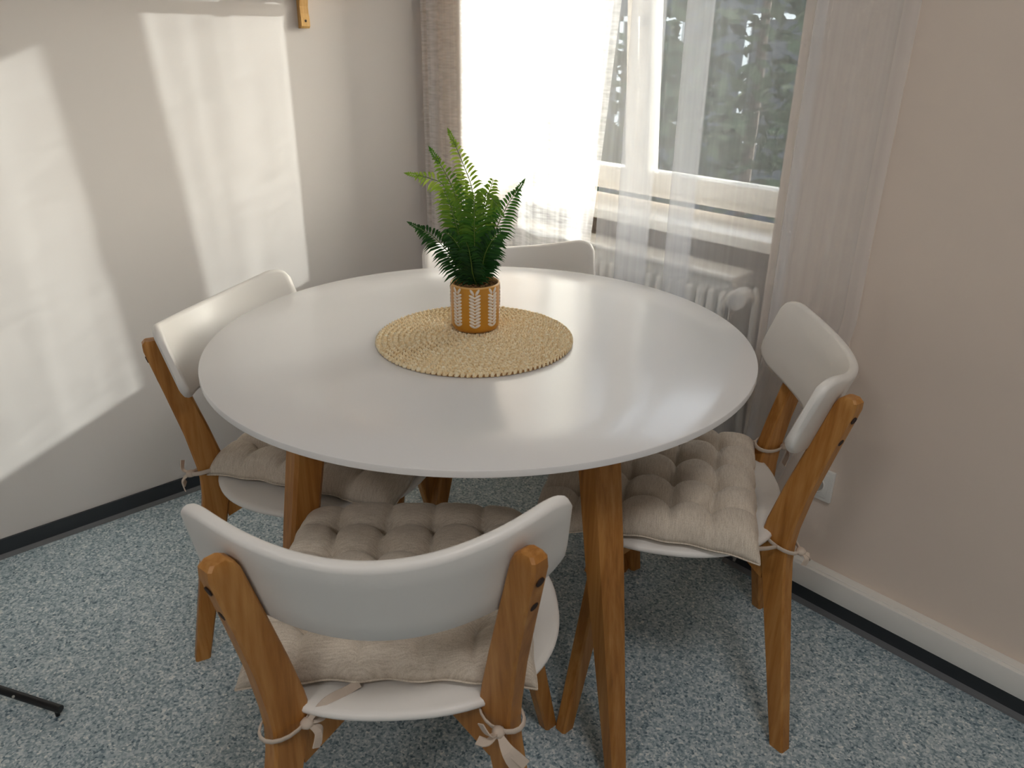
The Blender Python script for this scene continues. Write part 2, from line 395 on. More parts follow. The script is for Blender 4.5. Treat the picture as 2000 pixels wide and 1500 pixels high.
# ---- socket on the wall right of the curtain
sk = empty('wall_socket', (1.5115, 0, .338))
boxobj('cover_plate', (-.0405, -.010, -.0405), (.0405, 0, .0405), 'plastic', sk, .003)
bm = B(); box(bm, (-.030, -.0125, -.030), (.030, -.0098, .030), .002); obj('insert_plate', bm, 'plastic', sk, auto=40)
bm = B()
n = 32
rings = []
for r_, y_ in ((.0225, -.0125), (.0225, -.0145), (.0205, -.0145), (.0195, -.0128)): rings.append([(r_ * math.cos(2 * PI * i / n), y_, r_ * math.sin(2 * PI * i / n)) for i in range(n)])
loft(bm, rings, cap=False); obj('well_ring', bm, 'plastic', sk, True)
bm = B(); cyl(bm, (0, -.0122, 0), (0, -1, 0), .0200, .0006, 28); obj('well_face', bm, 'plastic_grey', sk)
for s in (-1, 1):
    bm = B(); cyl(bm, (s * .0095, -.0126, 0), (0, -1, 0), .003, .0006, 14); obj('pin_hole', bm, 'hole', sk)
    boxobj('earth_clip', (-.003, -.0155, s * .0185 - .0015), (.003, -.0125, s * .0185 + .0015), 'metal', sk)
tag(sk, 'white wall socket low on the wall behind the right chair', 'socket')

# ---- shelf with bracket at the top left (only a bracket foot is in view)
sh = empty('wall_shelf', (0, 0, 0))
SZ = 1.575
boxobj('shelf_board', (0.002, -1.9, SZ), (.14, -.25, SZ + .02), 'wood_end', sh, .002)
boxobj('front_rail', (.092, -1.9, 1.428), (.106, -.262, 1.45), 'wood_end', sh, .002)
prof = [(.001, 1.312), (.016, 1.312), (.021, 1.318), (.021, 1.338), (.018, 1.350), (.017, 1.368), (.022, 1.39), (.034, 1.408), (.055, 1.42), (.082, 1.424), (.108, 1.426), (.112, 1.432), (.112, 1.452), (.108, 1.456), (.09, 1.47), (.09, SZ - .02), (.13, SZ), (.001, SZ)]
bmeshb = None
for y in (-.422, -1.75):
    if bmeshb is None:
        bm = B(); loft(bm, [[(x, d, z) for x, z in prof] for d in (-.013, .013)])
        o = obj('bracket', bm, 'wood_end', sh); bmeshb = o.data
    else: o = link('bracket', bmeshb, None, sh, False)
    o.location = (0, y, 0)
    bm = B(); cyl(bm, (.0205, 0, 1.331), (1, 0, 0), .0035, .001, 12); sc_ = obj('screw', bm, 'hole', o)
tag(sh, 'pale wooden shelf bracket fixed high on the sunlit wall', 'shelf')

# ---- black stand foot at the lower left
st = empty('tripod_stand', (.42, -1.675, 0))
tip = Vector((.702 - .42, -1.489 + 1.675, .021)); dirv = tip.normalized()
for k in range(3):
    a = k * 2 * PI / 3
    R_ = Matrix.Rotation(a, 3, 'Z')
    p0 = R_ @ Vector((0, 0, .055)); p1 = R_ @ Vector(tip)
    bm = B(); tube(bm, [p0, p1], .0085, 16); leg = obj('leg', bm, 'black', st, auto=40)
    bm = B(); tube(bm, [p1 + (p0 - p1).normalized() * .012 - Vector((0, 0, .004)), p1 + (p0 - p1).normalized() * .012 - Vector((0, 0, .021))], .0045, 10); obj('rubber_foot', bm, 'black', leg)
    mid = p0.lerp(p1, .69); side = (p1 - p0).normalized().cross(Vector((0, 0, 1)))
    bm = B(); cyl(bm, mid + side * .006 + Vector((0, 0, .003)), side + Vector((0, 0, .55)), .0028, .0042, 10); obj('rivet', bm, 'metal', leg)
bm = B(); cyl(bm, (0, 0, .03), (0, 0, 1), .022, .06); obj('hub', bm, 'black', st, auto=40)
bm = B(); cyl(bm, (0, 0, .085), (0, 0, 1), .009, .75, 14); obj('pole', bm, 'black', st, auto=40)
tag(st, 'black tubular stand with its leg reaching in at the lower left floor', 'stand')

# ------------------------------------------------------------------ table
TC = Vector((1.0921, -.6823, 0)); TR = .525
tb = empty('dining_table', TC)
bm = B(); lathe(bm, [(0, .75), (.2, .75), (.4, .75), (TR - .003, .75), (TR - .0008, .7492), (TR, .747), (TR, .7392), (TR - .0015, .7380), (TR - .0045, .7374), (TR - .0045, .7362), (TR - .006, .7355), (TR - .03, .724), (0, .724)], 160)
obj('tabletop', bm, 'table', tb, auto=35)
PH = math.radians(-8.1)
legm = None
for k in range(4):
    if legm is None:
        bm = B(); rings = []
        for z, r, hw in ((.724, .356, .029), (.45, .356 + (.472 - .356) * .376, .0265), (0.0, .472, .0165)):
            c = .006
            sec = [(hw, -hw + c), (hw, hw - c), (hw - c, hw), (-hw + c, hw), (-hw, hw - c), (-hw, -hw + c), (-hw + c, -hw), (hw - c, -hw)]
            rings.append([(r + a_, b_, z) for a_, b_ in sec])
        loft(bm, rings[::-1]); lo = obj('leg', bm, 'wood', tb); legm = lo.data
    else: lo = link('leg', legm, None, tb, False)
    lo.rotation_euler = (0, 0, PH + k * PI / 2)
apm = None
for k in range(4):
    if apm is None:
        bm = B(); box(bm, (-.235, .242, .665), (.235, .262, .724), .002); ao = obj('apron', bm, 'wood', tb, auto=40); apm = ao.data
    else: ao = link('apron', apm, None, tb, False)
    ao.rotation_euler = (0, 0, PH + PI / 4 + k * PI / 2)
tag(tb, 'round white dining table with four tapered wooden legs', 'table')

# ------------------------------------------------------------------ chairs (facing +Y locally)
def sect(c, wdir, wd, th, ch=.004):
    c = Vector(c); u = Vector((wdir[0], wdir[1], 0)).normalized(); v = Vector((-u.y, u.x, 0))
    a, b = wd / 2, th / 2
    return [c + u * p + v * q for p, q in ((a, -b + ch), (a, b - ch), (a - ch, b), (-a + ch, b), (-a, b - ch), (-a, -b + ch), (-a + ch, -b), (a - ch, -b))]
def back_pt(x, v):
    """point of the backrest mid surface: v 0 bottom .. 1 top"""
    k = (abs(x) / .225) ** 2
    y = -.234 + .086 * k - .050 * v; z = .616 + .040 * k + .146 * v
    return Vector((x, y, z))
def make_chair():
    r = empty('dining_chair')
    # seat plate
    bm = B(); n = 72; cx, cy = 0, .022
    def outline(rx, ry, z, e=2.35):
        L = []
        for i in range(n):
            a = 2 * PI * i / n; c, s = math.cos(a), math.sin(a)
            L.append((cx + rx * math.copysign(abs(c) ** (2 / e), c), cy + ry * math.copysign(abs(s) ** (2 / e), s), z))
        return L
    rings = [outline(.225, .203, .434), outline(.240, .217, .4365), outline(.247, .2235, .442), outline(.248, .2245, .447), outline(.245, .222, .4515), outline(.237, .214, .4535), outline(.20, .18, .452), outline(.10, .09, .4475)]
    loft(bm, rings); obj('seat', bm, 'chair_white', r, auto=50)
    # backrest
    bm = B(); W, th, rc = .229, .0088, .040; nx = 46; rings = []
    for i in range(nx + 1):
        t = -1 + 2 * i / nx
        x = W * math.sin(t * PI / 2) ** 1 if False else W * (t * .55 + .45 * math.sin(t * PI / 2))
        x = max(-W * .9995, min(W * .9995, x))
        d = abs(x) - (W - rc); dh = 0
        if d > 0: dh = 1 - math.sqrt(max(0, 1 - (d / rc) ** 2))
        cut = min(.485, dh * .235)
        tt = th * (1 if dh < .6 else max(.35, 1 - (dh - .6) * 1.4))
        p0 = back_pt(x, 0); p1 = back_pt(x, 1)
        tx = (back_pt(x + .001, .5) - back_pt(x - .001, .5)).normalized()
        upv = (p1 - p0); nrm = tx.cross(upv).normalized()      # points to -y/back or +y
        H = upv.length; upn = upv.normalized(); ring = []
        lo_, hi_ = cut, 1 - cut
        m_ = 5
        for k in range(m_ + 1):                                  # top rounding
            a = PI * k / m_; ring.append(p0 + upn * (H * hi_ - tt + tt * math.sin(a)) + nrm * tt * math.cos(a))
        for k in range(1, 4): ring.append(p0 + upn * (H * hi_ - tt + (H * lo_ + 2 * tt - H * hi_) * k / 4) - nrm * tt)
        for k in range(m_ + 1):
            a = PI + PI * k / m_; ring.append(p0 + upn * (H * lo_ + tt + tt * math.sin(a)) + nrm * tt * math.cos(a))
        for k in range(1, 4): ring.append(p0 + upn * (H * lo_ + tt + (H * hi_ - 2 * tt - H * lo_) * k / 4) + nrm * tt)
        rings.append(ring)
    loft(bm, rings); obj('backrest', bm, 'chair_white', r, auto=60)
    for s in (-1, 1):
        # rear leg: one bent board standing in the diagonal plane
        wd = (s * .68, -.73)
        P = [((s * .217, -.239, 0), .032, .027), ((s * .187, -.216, .17), .041, .028), ((s * .160, -.194, .33), .050, .028), ((s * .1485, -.185, .40), .056, .028),
             ((s * .145, -.183, .44), .060, .028), ((s * .1475, -.187, .475), .057, .028), ((s * .1545, -.202, .55), .050, .028), ((s * .1645, -.225, .64), .045, .028), ((s * .1755, -.249, .732), .040, .028), ((s * .1770, -.252, .745), .033, .027), ((s * .1775, -.253, .751), .020, .022)]
        bm = B(); loft(bm, [sect(c, wd, a, b, .0035) for c, a, b in P]); lg = obj('leg', bm, 'wood', r, auto=30)
        lg['label'] = 'rear leg that bends back above the seat to carry the backrest'
        u = Vector((wd[0], wd[1], 0)).normalized()
        for c in ((s * .1735, -.2445, .713), (s * .1680, -.2325, .668)):
            ax = Vector((u.x, u.y, -.28)).normalized()
            bm = B(); cyl(bm, Vector(c) + u * .0180, ax, .0066, .0038, 16); obj('screw_hole', bm, 'hole', lg)
        # front leg
        wf = (s * .8, .6)
        bm = B(); loft(bm, [sect(c, wf, a, b, .004) for c, a, b in (((s * .260, .188, 0), .030, .027), ((s * .212, .153, .25), .040, .030), ((s * .180, .130, .415), .047, .032), ((s * .1765, .1275, .432), .040, .030))]); obj('leg', bm, 'wood', r, auto=30)
    for s in (-1, 1):
        # crossing seat rails from a rear leg to the opposite front leg
        a = Vector((s * .138, -.172, 0)); b = Vector((-s * .178, .128, 0)); d = (b - a).normalized(); v = Vector((-d.y, d.x, 0)) * .011
        zb = .0 if s < 0 else .0
        pr = [(0, .345), (.10, .385), (.20, .398), (.30, .392), (.42, .365)]
        bm = B(); rings = []
        Lh = (b - a).length
        for q, zl in pr:
            c = a + d * (Lh * q / .42)
            zt = .4335
            rings.append([c - v + Vector((0, 0, zl)), c + v + Vector((0, 0, zl)), c + v + Vector((0, 0, zt)), c - v + Vector((0, 0, zt))])
        loft(bm, rings); obj('seat_rail', bm, 'wood', r)
    return r

CH = make_chair()
POSES = [((1.362, -1.074, 0), 51.0, 'wooden chair with white seat nearest the camera, its curved back toward us'),
         ((1.405, -.414, 0), 126.5, 'wooden chair with white back standing by the right wall near the socket'),
         ((.808, -.894, 0), -57.4, 'wooden chair with white back beside the sunlit left wall'),
         ((.842, -.352, 0), 235.2, 'chair at the far side of the table, its white back showing behind the plant')]
CHAIRS = []
for i, (loc, deg, lab) in enumerate(POSES):
    o = CH if i == 0 else copy_tree(CH)
    o.location = loc; o.rotation_euler = (0, 0, math.radians(deg)); tag(o, lab, 'chair', 'dining chairs around the table'); CHAIRS.append(o)

# ------------------------------------------------------------------ cushions
def cushion_mesh(seed, droop=0.0):
    N = 108; S = .210; rnd = random.Random(seed)
    T = [(-.6 + .4 * i, -.6 + .4 * j) for i in range(4) for j in range(4)]
    jit = [(a + rnd.uniform(-.025, .025), b + rnd.uniform(-.025, .025)) for a, b in T]
    def line_d(u, v):
        best = 9
        for i in range(4):
            for j in range(4):
                a = jit[i * 4 + j]
                for di, dj in ((1, 0), (0, 1)):
                    if i + di < 4 and j + dj < 4:
                        b = jit[(i + di) * 4 + j + dj]
                        dx, dy = b[0] - a[0], b[1] - a[1]; L2 = dx * dx + dy * dy
                        t = max(0, min(1, ((u - a[0]) * dx + (v - a[1]) * dy) / L2))
                        best = min(best, math.hypot(u - a[0] - t * dx, v - a[1] - t * dy))
        # creases running out from the outer tufts to the seam
        for i in range(4):
            for a, (ex, ey) in ((jit[i * 4], (jit[i * 4][0], -1)), (jit[i * 4 + 3], (jit[i * 4 + 3][0], 1)), (jit[i], (-1, jit[i][1])), (jit[12 + i], (1, jit[12 + i][1]))):
                dx, dy = ex - a[0], ey - a[1]; L2 = dx * dx + dy * dy
                t = max(0, min(1, ((u - a[0]) * dx + (v - a[1]) * dy) / L2))
                d = math.hypot(u - a[0] - t * dx, v - a[1] - t * dy) + .018 * t
                best = min(best, d)
        return best
    def hgt(u, v):
        e = max(abs(u), abs(v))
        edge = (1 - min(1, abs(u)) ** 13) ** .5 * (1 - min(1, abs(v)) ** 13) ** .5
        d = min(math.hypot(u - a, v - b) for a, b in jit); ld = line_d(u, v)
        tuft = 1 - .50 * math.exp(-(d / .075) ** 2) - .34 * math.exp(-(ld / .034) ** 1.0) - .12 * math.exp(-(d / .2) ** 2)
        return edge * tuft
    def outl(u, v):
        # corners reach out, sides draw in a little with the tufts
        k = 1 - .035 * (1 - abs(u) ** 2) * abs(v) ** 4 * (1 + .4 * math.cos(u * 5 * PI)); l_ = 1 - .035 * (1 - abs(v) ** 2) * abs(u) ** 4 * (1 + .4 * math.cos(v * 5 * PI))
        x = u * S * l_; y = v * S * k
        x += .004 * noise.noise(Vector((u * 2, v * 2, seed))); y += .004 * noise.noise(Vector((u * 2, v * 2, seed + 9)))
        return x, y
    vs, fs = [], []; idx = {}
    def warp(i):
        t = -1 + 2 * i / N
        return math.copysign(1 - (1 - abs(t)) ** 1.35, t)
    for side in (0, 1):
        for i in range(N + 1):
            for j in range(N + 1):
                if side == 1 and (i in (0, N) or j in (0, N)): idx[1, i, j] = idx[0, i, j]; continue
                u, v = warp(i), warp(j); x, y = outl(u, v)
                h = hgt(u, v) if side == 0 else 0
                wr = .0016 * noise.noise(Vector((u * 7, v * 7, seed * 3.1))) + .0008 * noise.noise(Vector((u * 18, v * 18, seed)))
                base = .014 - .004 * math.hypot(u, v) ** 2
                z = base + .051 * h + wr * h if side == 0 else base * (1 - (1 - abs(u) ** 6) * (1 - abs(v) ** 6)) 
                idx[side, i, j] = len(vs); vs.append((x, y, z))
    for side in (0, 1):
        for i in range(N):
            for j in range(N):
                q = [idx[side, i, j], idx[side, i + 1, j], idx[side, i + 1, j + 1], idx[side, i, j + 1]]
                fs.append(q if side == 0 else q[::-1])
    me = bpy.data.meshes.new('cover'); me.from_pydata(vs, [], fs); me.update()
    loop = [(i, 0) for i in range(N)] + [(N, j) for j in range(N)] + [(i, N) for i in range(N, 0, -1)] + [(0, j) for j in range(N, 0, -1)]
    seam = [vs[idx[0, i, j]] for i, j in loop]
    return me, seam

def ribbon(bm, pts, wd, th=.0012, nrm=(0, 0, 1)):
    pts = [Vector(p) for p in pts]; rings = []; a = Vector(nrm)
    for i, p in enumerate(pts):
        t = (pts[min(i + 1, len(pts) - 1)] - pts[max(i - 1, 0)]).normalized()
        s = t.cross(a)
        if s.length < 1e-3: s = t.orthogonal()
        s.normalize(); a2 = s.cross(t).normalized(); a = a2
        ww = wd[i] if isinstance(wd, (list, tuple)) else wd
        rings.append([p + a2 * ww / 2 + s * th / 2, p + a2 * ww / 2 - s * th / 2, p - a2 * ww / 2 - s * th / 2, p - a2 * ww / 2 + s * th / 2])
    loft(bm, rings)

def make_cushion(chair, offs, rz, seed, ties, label, zoff=0.0, bend=None):
    """everything in chair space, the cushion's Empty stands at the chair's seat"""
    loc = chair.matrix_basis @ Vector((0, 0, 0)) if False else chair.location
    th = chair.rotation_euler[2]
    r = empty('seat_cushion', chair.location, th)
    me, seam = cushion_mesh(seed)
    M = Matrix.Translation((offs[0], offs[1], .4545)) @ Matrix.Rotation(math.radians(rz), 4, 'Z')
    def bendf(v):
        v = M @ Vector(v)
        # the corners overhang the round seat and sag a little
        rr = math.hypot(v.x / .248, (v.y - .022) / .2245)
        if rr > 1.0: v.z -= .018 * min(1.0, (rr - 1.0) / .35) ** 1.4
        return v
    for v in me.vertices: v.co = bendf(v.co)
    seam = [bendf(s) for s in seam]
    link('cover', me, 'linen', r, True)
    bm = B(); tube(bm, seam + [seam[0]], .0016, 6, cap=False); obj('seam', bm, 'linen', r, True)
    for (s, zk, ang, tails, start) in ties:
        # loop around the rear leg, knot on the outside, two loops and two tails
        c = Vector((s * .1475, -.188, zk)); u = Vector((s * .68, -.73, 0)).normalized(); v = Vector((-u.y, u.x, 0))
        def lp(a, dz=0): return c + u * math.cos(a) * .0375 + v * math.sin(a) * .0215 + Vector((0, 0, dz))
        a1 = math.radians(ang)
        path = [lp(a1 + 2 * PI * k / 18, .004 * math.sin(2 * PI * k / 18) - .006 * math.cos(2 * PI * k / 18)) for k in range(19)]
        bm = B(); tube(bm, path, .0046, 8, .4)
        cor = M @ Vector((s * .19, -.192, .012))
        near = min(range(19), key=lambda k: (path[k] - cor).length)
        tube(bm, smooth_path([cor, cor.lerp(path[near], .6) + Vector((0, 0, -.002)), path[near]], 4), .0044, 8, .4)
        tie = obj('tie', bm, 'tie', r, True); tie['label'] = 'pale cotton tie knotted around the rear leg'
        kp = path[0] + (path[0] - c).normalized() * .003
        outd = (kp - c).normalized(); outd.z = 0; outd.normalize(); tang = Vector((-outd.y, outd.x, 0))
        bm = B(); bmesh.ops.create_icosphere(bm, subdivisions=2, radius=.0095, matrix=Matrix.Translation(kp) @ Matrix.Diagonal((1, 1, .85, 1)))
        for q in bm.verts: q.co += Vector((noise.noise(q.co * 160), noise.noise(q.co * 160 + Vector((5, 0, 0))), noise.noise(q.co * 160 + Vector((0, 9, 0))))) * .0022
        obj('knot', bm, 'tie', tie, True)
        if start:
            bm = B(); ribbon(bm, smooth_path([kp, kp.lerp(Vector(start), .35) + Vector((0, -.004, .016)), kp.lerp(Vector(start), .75) + Vector((0, 0, .004)), Vector(start)], 6), [.006 + .006 * min(1, i / 9) for i in range(19)], .0016, (0, .3, 1)); obj('tie_strap', bm, 'tie', tie)
        for (dx, dz, cur) in tails:
            p1 = kp + tang * dx * .45 + outd * (.012 + cur) + Vector((0, 0, dz * .35)); p2 = kp + tang * dx + outd * (.010 + cur) + Vector((0, 0, dz))
            bm = B(); ribbon(bm, smooth_path([kp, p1, p2], 6), [.005 + .0085 * min(1, i / 8) for i in range(13)], .0016, tang); obj('tie_tail', bm, 'tie', tie)
    return tag(r, label, 'cushion', 'beige tufted seat cushions')
STD = [(-.020, -.024, 0), (.016, -.034, .004)]
make_cushion(CHAIRS[0], (-.003, .052), -2.5, 11, [(1, .436, 292, [(.040, -.040, .002), (.030, -.050, .006), (-.022, .026, .004), (-.026, -.002, .006)], 0), (-1, .436, 118, [(-.020, -.024, .004), (.004, -.036, .006), (.022, -.006, .004)], (-.050, -.150, .461))], 'beige tufted cushion on the chair nearest the camera, seen below its back')
make_cushion(CHAIRS[1], (-.030, .058), -3.5, 23, [(-1, .438, 20, [(.012, -.014, .002), (-.010, -.02, .002)], 0), (1, .486, -45, [(.016, -.055, .004), (.026, -.012, .004)], 0)], 'beige tufted cushion on the chair by the right wall, fully in view')
make_cushion(CHAIRS[2], (-.028, .040), -4, 37, [(1, .462, -10, [(-.012, -.030, .004), (.008, -.034, .006), (-.016, .026, .002)], 0), (-1, .46, 190, [(.01, -.03, .004)], 0)], 'beige tufted cushion on the left chair, half under the tabletop')

# ------------------------------------------------------------------ placemat
MC = Vector((1.098, -.705, .75)); MR = .1905
pm = empty('placemat', MC)
nring = 18; dr = MR / nring
def braid_ring(rad, hw):
    """a flat plait: two rows of leaning lobes meeting in a V"""
    vs, fs = [], []
    cnt = max(5, int(2 * PI * rad / .0102))
    for row in (-1, 1):
        for k in range(cnt):
            a = 2 * PI * (k + (.5 if row > 0 else 0)) / cnt; e = Vector((math.cos(a), math.sin(a), 0)); t = Vector((-e.y, e.x, 0))
            c = e * (rad + row * hw * .36)
            ax = (t * .80 - e * row * .60).normalized(); bx = Vector((-ax.y, ax.x, 0))
            la = 2 * PI * rad / cnt * .62 * random.uniform(.92, 1.08); lb = hw * .40 * .92; hz = .0052 * random.uniform(.85, 1.1)
            base = len(vs); zc = .0052
            ring = 8
            for lev, (f, z) in enumerate(((.86, -.7), (1.0, .0), (.66, .72))):
                for i in range(ring):
                    b = 2 * PI * i / ring; p = c + ax * math.cos(b) * la * f + bx * math.sin(b) * lb * f; vs.append((p.x, p.y, zc + z * hz))
            vs.append((c.x, c.y, zc + hz))
            for lev in range(2):
                for i in range(ring): fs.append((base + lev * ring + i, base + lev * ring + (i + 1) % ring, base + (lev + 1) * ring + (i + 1) % ring, base + (lev + 1) * ring + i))
            for i in range(ring): fs.append((base + 2 * ring + i, base + 2 * ring + (i + 1) % ring, base + 3 * ring))
    me = bpy.data.meshes.new('braided_coil'); me.from_pydata(vs, [], fs); return me
for i in range(nring):
    rr = dr * (i + .5)
    link('braided_coil', braid_ring(rr, dr * .58), 'straw', pm, True)
MAT['straw_dark'] = simple('straw_core', lin(160, 120, 76), .9)
bm = B(); lathe(bm, [(0, .0004), (MR - .003, .0004), (MR - .002, .003), (MR - .004, .0052), (0, .0052)], 72); obj('backing', bm, 'straw_dark', pm)
bm = B()
rnd = random.Random(4)
for k in range(26):
    a = rnd.uniform(-2.6, .3); e = Vector((math.cos(a), math.sin(a), 0)); t = Vector((-e.y, e.x, 0)); p = e * (MR - .002) + Vector((0, 0, .004))
    tube(bm, [p, p + e * rnd.uniform(.002, .006) + t * rnd.uniform(-.006, .006) + Vector((0, 0, rnd.uniform(-.003, .001)))], .0004, 4)
fr = obj('loose_straw', bm, 'straw', pm); fr['kind'] = 'stuff'
tag(pm, 'round braided straw placemat in the middle of the table', 'placemat')

# ------------------------------------------------------------------ potted fern
PC = Vector((1.0605, -.672, .7592)); PR = .0485; PHT = .0945
pt = empty('potted_fern', PC)
bm = B(); lathe(bm, [(0, 0), (PR * .80, 0), (PR * .90, .002), (PR * .965, .008), (PR * .985, .02), (PR, .06), (PR, PHT - .003)], 56); po = obj('pot', bm, 'pot', pt, True)
bm = B(); lathe(bm, [(PR, PHT - .003), (PR - .0004, PHT - .001), (PR - .002, PHT), (PR - .0035, PHT - .001), (PR - .004, PHT - .004), (PR - .004, PHT - .014)], 56); obj('rim', bm, 'pot_rim', po, True)
camaz = math.atan2(CAM.y - PC.y, CAM.x - PC.x)
def on_pot(a, z, off=.0006):
    k = PR if z > .06 else PR * (.985 + .015 * (z - .02) / .04) if z > .02 else PR * .975
    return ((k + off) * math.cos(a), (k + off) * math.sin(a), z)
for sidx in range(8):
    ac = camaz - .02 + sidx * 2 * PI / 8
    vs, fs = [], []
    npair = 11
    for k in range(npair):
        z0 = .014 + k * .0066
        for s in (-1, 1):
            # a rounded leaf leaning outward and up from the midline
            base = len(vs); m_ = 12
            ang = math.radians(30 if k < npair - 1 else 58)
            cx_, cz_ = s * .0052, z0 + .0030 + (.0022 if k == npair - 1 else 0)
            la, lb = .0072, .0029
            vs.append(on_pot(ac + cx_ / PR, cz_, .0012))
            for lev, (f, o_) in enumerate(((.8, .0011), (1.0, .0000))):
                for i in range(m_):
                    b = 2 * PI * i / m_; px = math.cos(b) * la * f; pz = math.sin(b) * lb * f
                    X = cx_ + s * (px * math.cos(ang) - pz * math.sin(ang)); Z = cz_ + px * math.sin(ang) + pz * math.cos(ang)
                    vs.append(on_pot(ac + X / PR, Z, o_))
            for i in range(m_):
                j = (i + 1) % m_; fs.append((base, base + 1 + i, base + 1 + j)); fs.append((base + 1 + i, base + 1 + m_ + i, base + 1 + m_ + j, base + 1 + j))
    me = bpy.data.meshes.new('leaf_motif'); me.from_pydata(vs, [], fs); o = link('leaf_motif', me, 'motif', po, True); o['label'] = 'white leaf chain running down the pot'
# grit
rnd = random.Random(2); bm = B()
for k in range(330):
    rr = (PR - .006) * math.sqrt(rnd.random()); a = rnd.uniform(0, 2 * PI)
    s = rnd.uniform(.0016, .0030)
    bmesh.ops.create_icosphere(bm, subdivisions=1, radius=s, matrix=Matrix.Translation((rr * math.cos(a), rr * math.sin(a), PHT - .009 + rnd.uniform(0, .005))) @ Matrix.Rotation(rnd.uniform(0, 3), 4, 'X') @ Matrix.Diagonal((1, .8, .7, 1)))
lathe(bm, [(0, PHT - .009), (PR - .0045, PHT - .009), (PR - .0045, PHT - .016), (0, PHT - .016)], 32)
g = obj('grit', bm, 'pebble', pt); g['kind'] = 'stuff'

LAT = Vector((rt0.x, rt0.y, 0)); DEP = Vector((fw.x, fw.y, 0)).normalized()
def frond(tip, mid, nl, lmax, tone, seed, tipleaf=True):
    rnd = random.Random(seed)
    def P(a, h, d): return LAT * a + DEP * d + Vector((0, 0, PHT - .008 + h * .87))
    b0 = P(tip[0] * .06 + rnd.uniform(-.008, .008), 0, tip[2] * .12)
    path = smooth_path([b0, P(mid[0] * .5 + tip[0] * .05, mid[1] * .5, mid[2] * .5), P(*mid), P(*((Vector(mid) + Vector(tip)) / 2 + Vector((0, .008, 0)))), P(*tip)], 14)
    L = [0]
    for i in range(1, len(path)): L.append(L[-1] + (path[i] - path[i - 1]).length)
    tot = L[-1]
    def at(s):
        d = s * tot
        for i in range(1, len(path)):
            if L[i] >= d:
                t = (d - L[i - 1]) / max(1e-9, L[i] - L[i - 1]); return path[i - 1].lerp(path[i], t), (path[i] - path[i - 1]).normalized()
        return path[-1], (path[-1] - path[-2]).normalized()
    vs, fs, tn = [], [], []
    # the leaf plane mostly faces the viewer
    face = (-DEP + LAT * rnd.uniform(-.5, .5) + Vector((0, 0, .25))).normalized()
    for k in range(nl):
        s = .06 + .92 * k / (nl - 1)
        p, t = at(s); side = t.cross(face).normalized()
        prof = min(1, s / .22) ** .6 * (1 - max(0, (s - .55) / .45) ** 1.6 * .78)
        ln = lmax * prof
        for sg in (-1, 1):
            ll = ln * rnd.uniform(.88, 1.1)
            dirv = (side * sg * .86 + t * rnd.uniform(.42, .62) + face * rnd.uniform(-.18, .22)).normalized()
            wv = dirv.cross(face).normalized(); dro = Vector((0, 0, -1))
            ww = .0026 * (1 if ll > .012 else .8)
            pts = [p, p + dirv * ll * .35 + face * .001, p + dirv * ll * .7 + dro * ll * .08, p + dirv * ll + dro * ll * .32]
            b = len(vs)
            vs += [pts[0], pts[1] + wv * ww, pts[1] + face * .0007, pts[1] - wv * ww, pts[2] + wv * ww * .8, pts[2] + face * .0006, pts[2] - wv * ww * .8, pts[3]]
            fs += [(b, b + 1, b + 2), (b, b + 2, b + 3), (b + 1, b + 4, b + 5, b + 2), (b + 2, b + 5, b + 6, b + 3), (b + 4, b + 7, b + 5), (b + 5, b + 7, b + 6)]
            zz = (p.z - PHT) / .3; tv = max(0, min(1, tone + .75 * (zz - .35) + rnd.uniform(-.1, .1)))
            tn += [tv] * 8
    if tipleaf:
        # the blunt, toothed young tip
        p, t = at(1.0); side = t.cross(face).normalized()
        for k in range(7):
            q = p + t * (.0044 * k - .014)
            for sg in (-1, 1):
                d = (side * sg * .9 + t * .55 + face * rnd.uniform(-.3, .3)).normalized(); wv = d.cross(face).normalized(); b = len(vs); ll = (.0085 - .0006 * k) * rnd.uniform(.85, 1.15)
                vs += [q - t * .002, q + d * ll * .4 + wv * .0022, q + d * ll * .4 - wv * .0022, q + d * ll]
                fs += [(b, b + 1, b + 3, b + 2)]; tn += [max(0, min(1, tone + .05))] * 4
        b = len(vs); q = p + t * .012
        vs += [q, q + side * .0025 + t * .004, q + t * .011, q - side * .0025 + t * .004]; fs.append((b, b + 1, b + 2, b + 3)); tn += [max(0, min(1, tone))] * 4
    me = bpy.data.meshes.new('frond'); me.from_pydata(vs, [], fs)
    at_ = me.attributes.new('tone', 'FLOAT', 'POINT')
    for i, v in enumerate(tn): at_.data[i].value = v
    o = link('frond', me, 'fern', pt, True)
    bm = B(); n = len(path); tube(bm, path, [.0014 - .0009 * i / n for i in range(n)], 6); obj('stem', bm, 'stem', o, True)
FR = [  # tip (lateral, height, depth), mid, pairs, leaflet length, tone
    ((-.040, .312, .02), (-.004, .20, .02), 34, .036, .62), ((-.072, .278, .01), (-.035, .19, .015), 32, .034, .40), ((-.112, .235, .03), (-.055, .205, .03), 30, .036, .68),
    ((.083, .215, .0), (.040, .125, -.01), 30, .036, .25), ((-.105, .137, -.03), (-.050, .085, -.03), 28, .035, .12), ((.046, .185, -.05), (.022, .205, -.035), 30, .034, .5),
    ((.004, .218, -.055), (.002, .12, -.045), 36, .044, .42), ((.035, .225, .05), (.014, .13, .04), 30, .040, .48), ((-.028, .235, .05), (-.02, .13, .04), 32, .042, .5),
    ((.052, .135, -.05), (.022, .085, -.04), 24, .040, .12), ((-.050, .130, -.045), (-.02, .08, -.04), 24, .038, .16), ((-.012, .115, -.065), (-.004, .065, -.05), 22, .036, .22), ((.020, .105, .06), (.012, .07, .04), 20, .034, .15), ((-.055, .215, -.02), (-.03, .13, -.025), 32, .040, .5)]
for i, (tp, md, nl, lm, tone) in enumerate(FR): frond(tp, md, nl, lm, tone, 100 + i, i < 6)
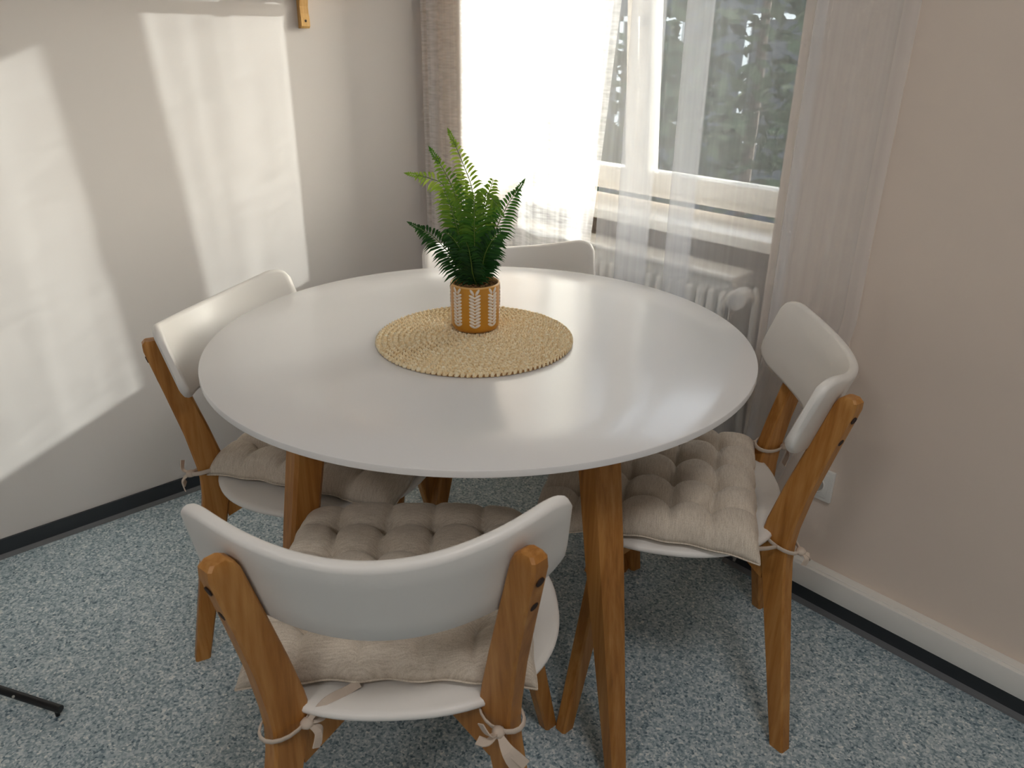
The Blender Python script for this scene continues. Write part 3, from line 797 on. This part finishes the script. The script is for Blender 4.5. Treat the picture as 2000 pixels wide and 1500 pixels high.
tag(pt, 'small artificial fern in a mustard pot with white leaf pattern', 'plant')

# ------------------------------------------------------------------ sheer curtains
CY = -.024
def curtain(name, path, hem, label, shear=None, zt=2.36, zb=.03, cloth='sheer'):
    r = empty(name, (0, 0, 0)); nz = 26
    def sheet(pl, nm, mat, yo=0):
        vs, fs = [], []; n = len(pl)
        for k in range(nz + 1):
            z = zb + (zt - zb) * k / nz
            for (x, y) in pl:
                xx = x + (shear(x, z) if shear else 0) + .004 * noise.noise(Vector((x * 9, z * 1.6, 3)))
                vs.append((xx, y + yo + .004 * noise.noise(Vector((x * 14, z * 1.1, 8))), z))
        for k in range(nz):
            for i in range(n - 1): fs.append((k * n + i, k * n + i + 1, (k + 1) * n + i + 1, (k + 1) * n + i))
        me = bpy.data.meshes.new(nm); me.from_pydata(vs, [], fs); return link(nm, me, mat, r, True)
    sheet(path, 'fabric', cloth)
    if hem:
        sheet([(hem[0] + (hem[1] - hem[0]) * k / 4, path[-1][1] - .0015) for k in range(5)], 'side_hem', 'sheer_hem')
    bm = B(); box(bm, (path[0][0], CY - .02, zt - .005), (max(p[0] for p in path), CY + .02, zt + .02)); obj('heading_tape', bm, 'white_trim', r)
    return tag(r, label, 'curtain', 'sheer curtains at the window')
def wave(x0, x1, amp, lam, n, ph=0, y0=CY):
    return [(x0 + (x1 - x0) * i / n, y0 + amp * math.sin(ph + 2 * PI * (x0 + (x1 - x0) * i / n) / lam)) for i in range(n + 1)]
def fold(a, b, y0=CY, g=.006):
    # cloth doubled back on itself between a and b
    return [(b, y0), (b + .004, y0 - g * .5), (b, y0 - g), ((a + b) / 2, y0 - g * 1.2), (a, y0 - g), (a - .004, y0 - g * 1.5), (a, y0 - g * 2), ((a + b) / 2, y0 - g * 2.1), (b, y0 - g * 2), (b + .012, y0 - g)]
lp = wave(.012, .06, .010, .05, 10) + fold(.065, .085) + wave(.10, .70, .008, .21, 60) + fold(.755, .785, CY, .004) + [(.812, CY - .004)]
curtain('sheer_curtain', lp, None, 'sheer white curtain glowing in the sun left of the window', lambda x, z: .10 * (z - 1.1) * max(0, (x - .45) / .35) ** 1.5)
rp = wave(.795, .872, .005, .09, 12, 1.0) + fold(.880, .972) + wave(.985, 1.03, .004, .11, 8) + fold(1.040, 1.100) + wave(1.115, 1.335, .006, .16, 24) + fold(1.345, 1.362, CY, .004) + wave(1.375, 1.54, .005, .2, 16)
curtain('sheer_curtain', rp, (1.509, 1.541), 'sheer white curtain hanging in folds over the radiator and right wall edge', lambda x, z: -.20 * max(0, .7 - z) / .7 * max(0, (x - 1.3) / .24), cloth='sheer_fine')
rl = empty('curtain_rail', (0, 0, 2.42))
boxobj('track', (.0, -.05, -.02), (1.75, -.0, 0), 'white_trim', rl)
for x in (.1, .85, 1.65): boxobj('mount', (x, -.02, 0), (x + .03, -.0, .03), 'white_trim', rl)
tag(rl, 'white curtain track above the window', 'rail')
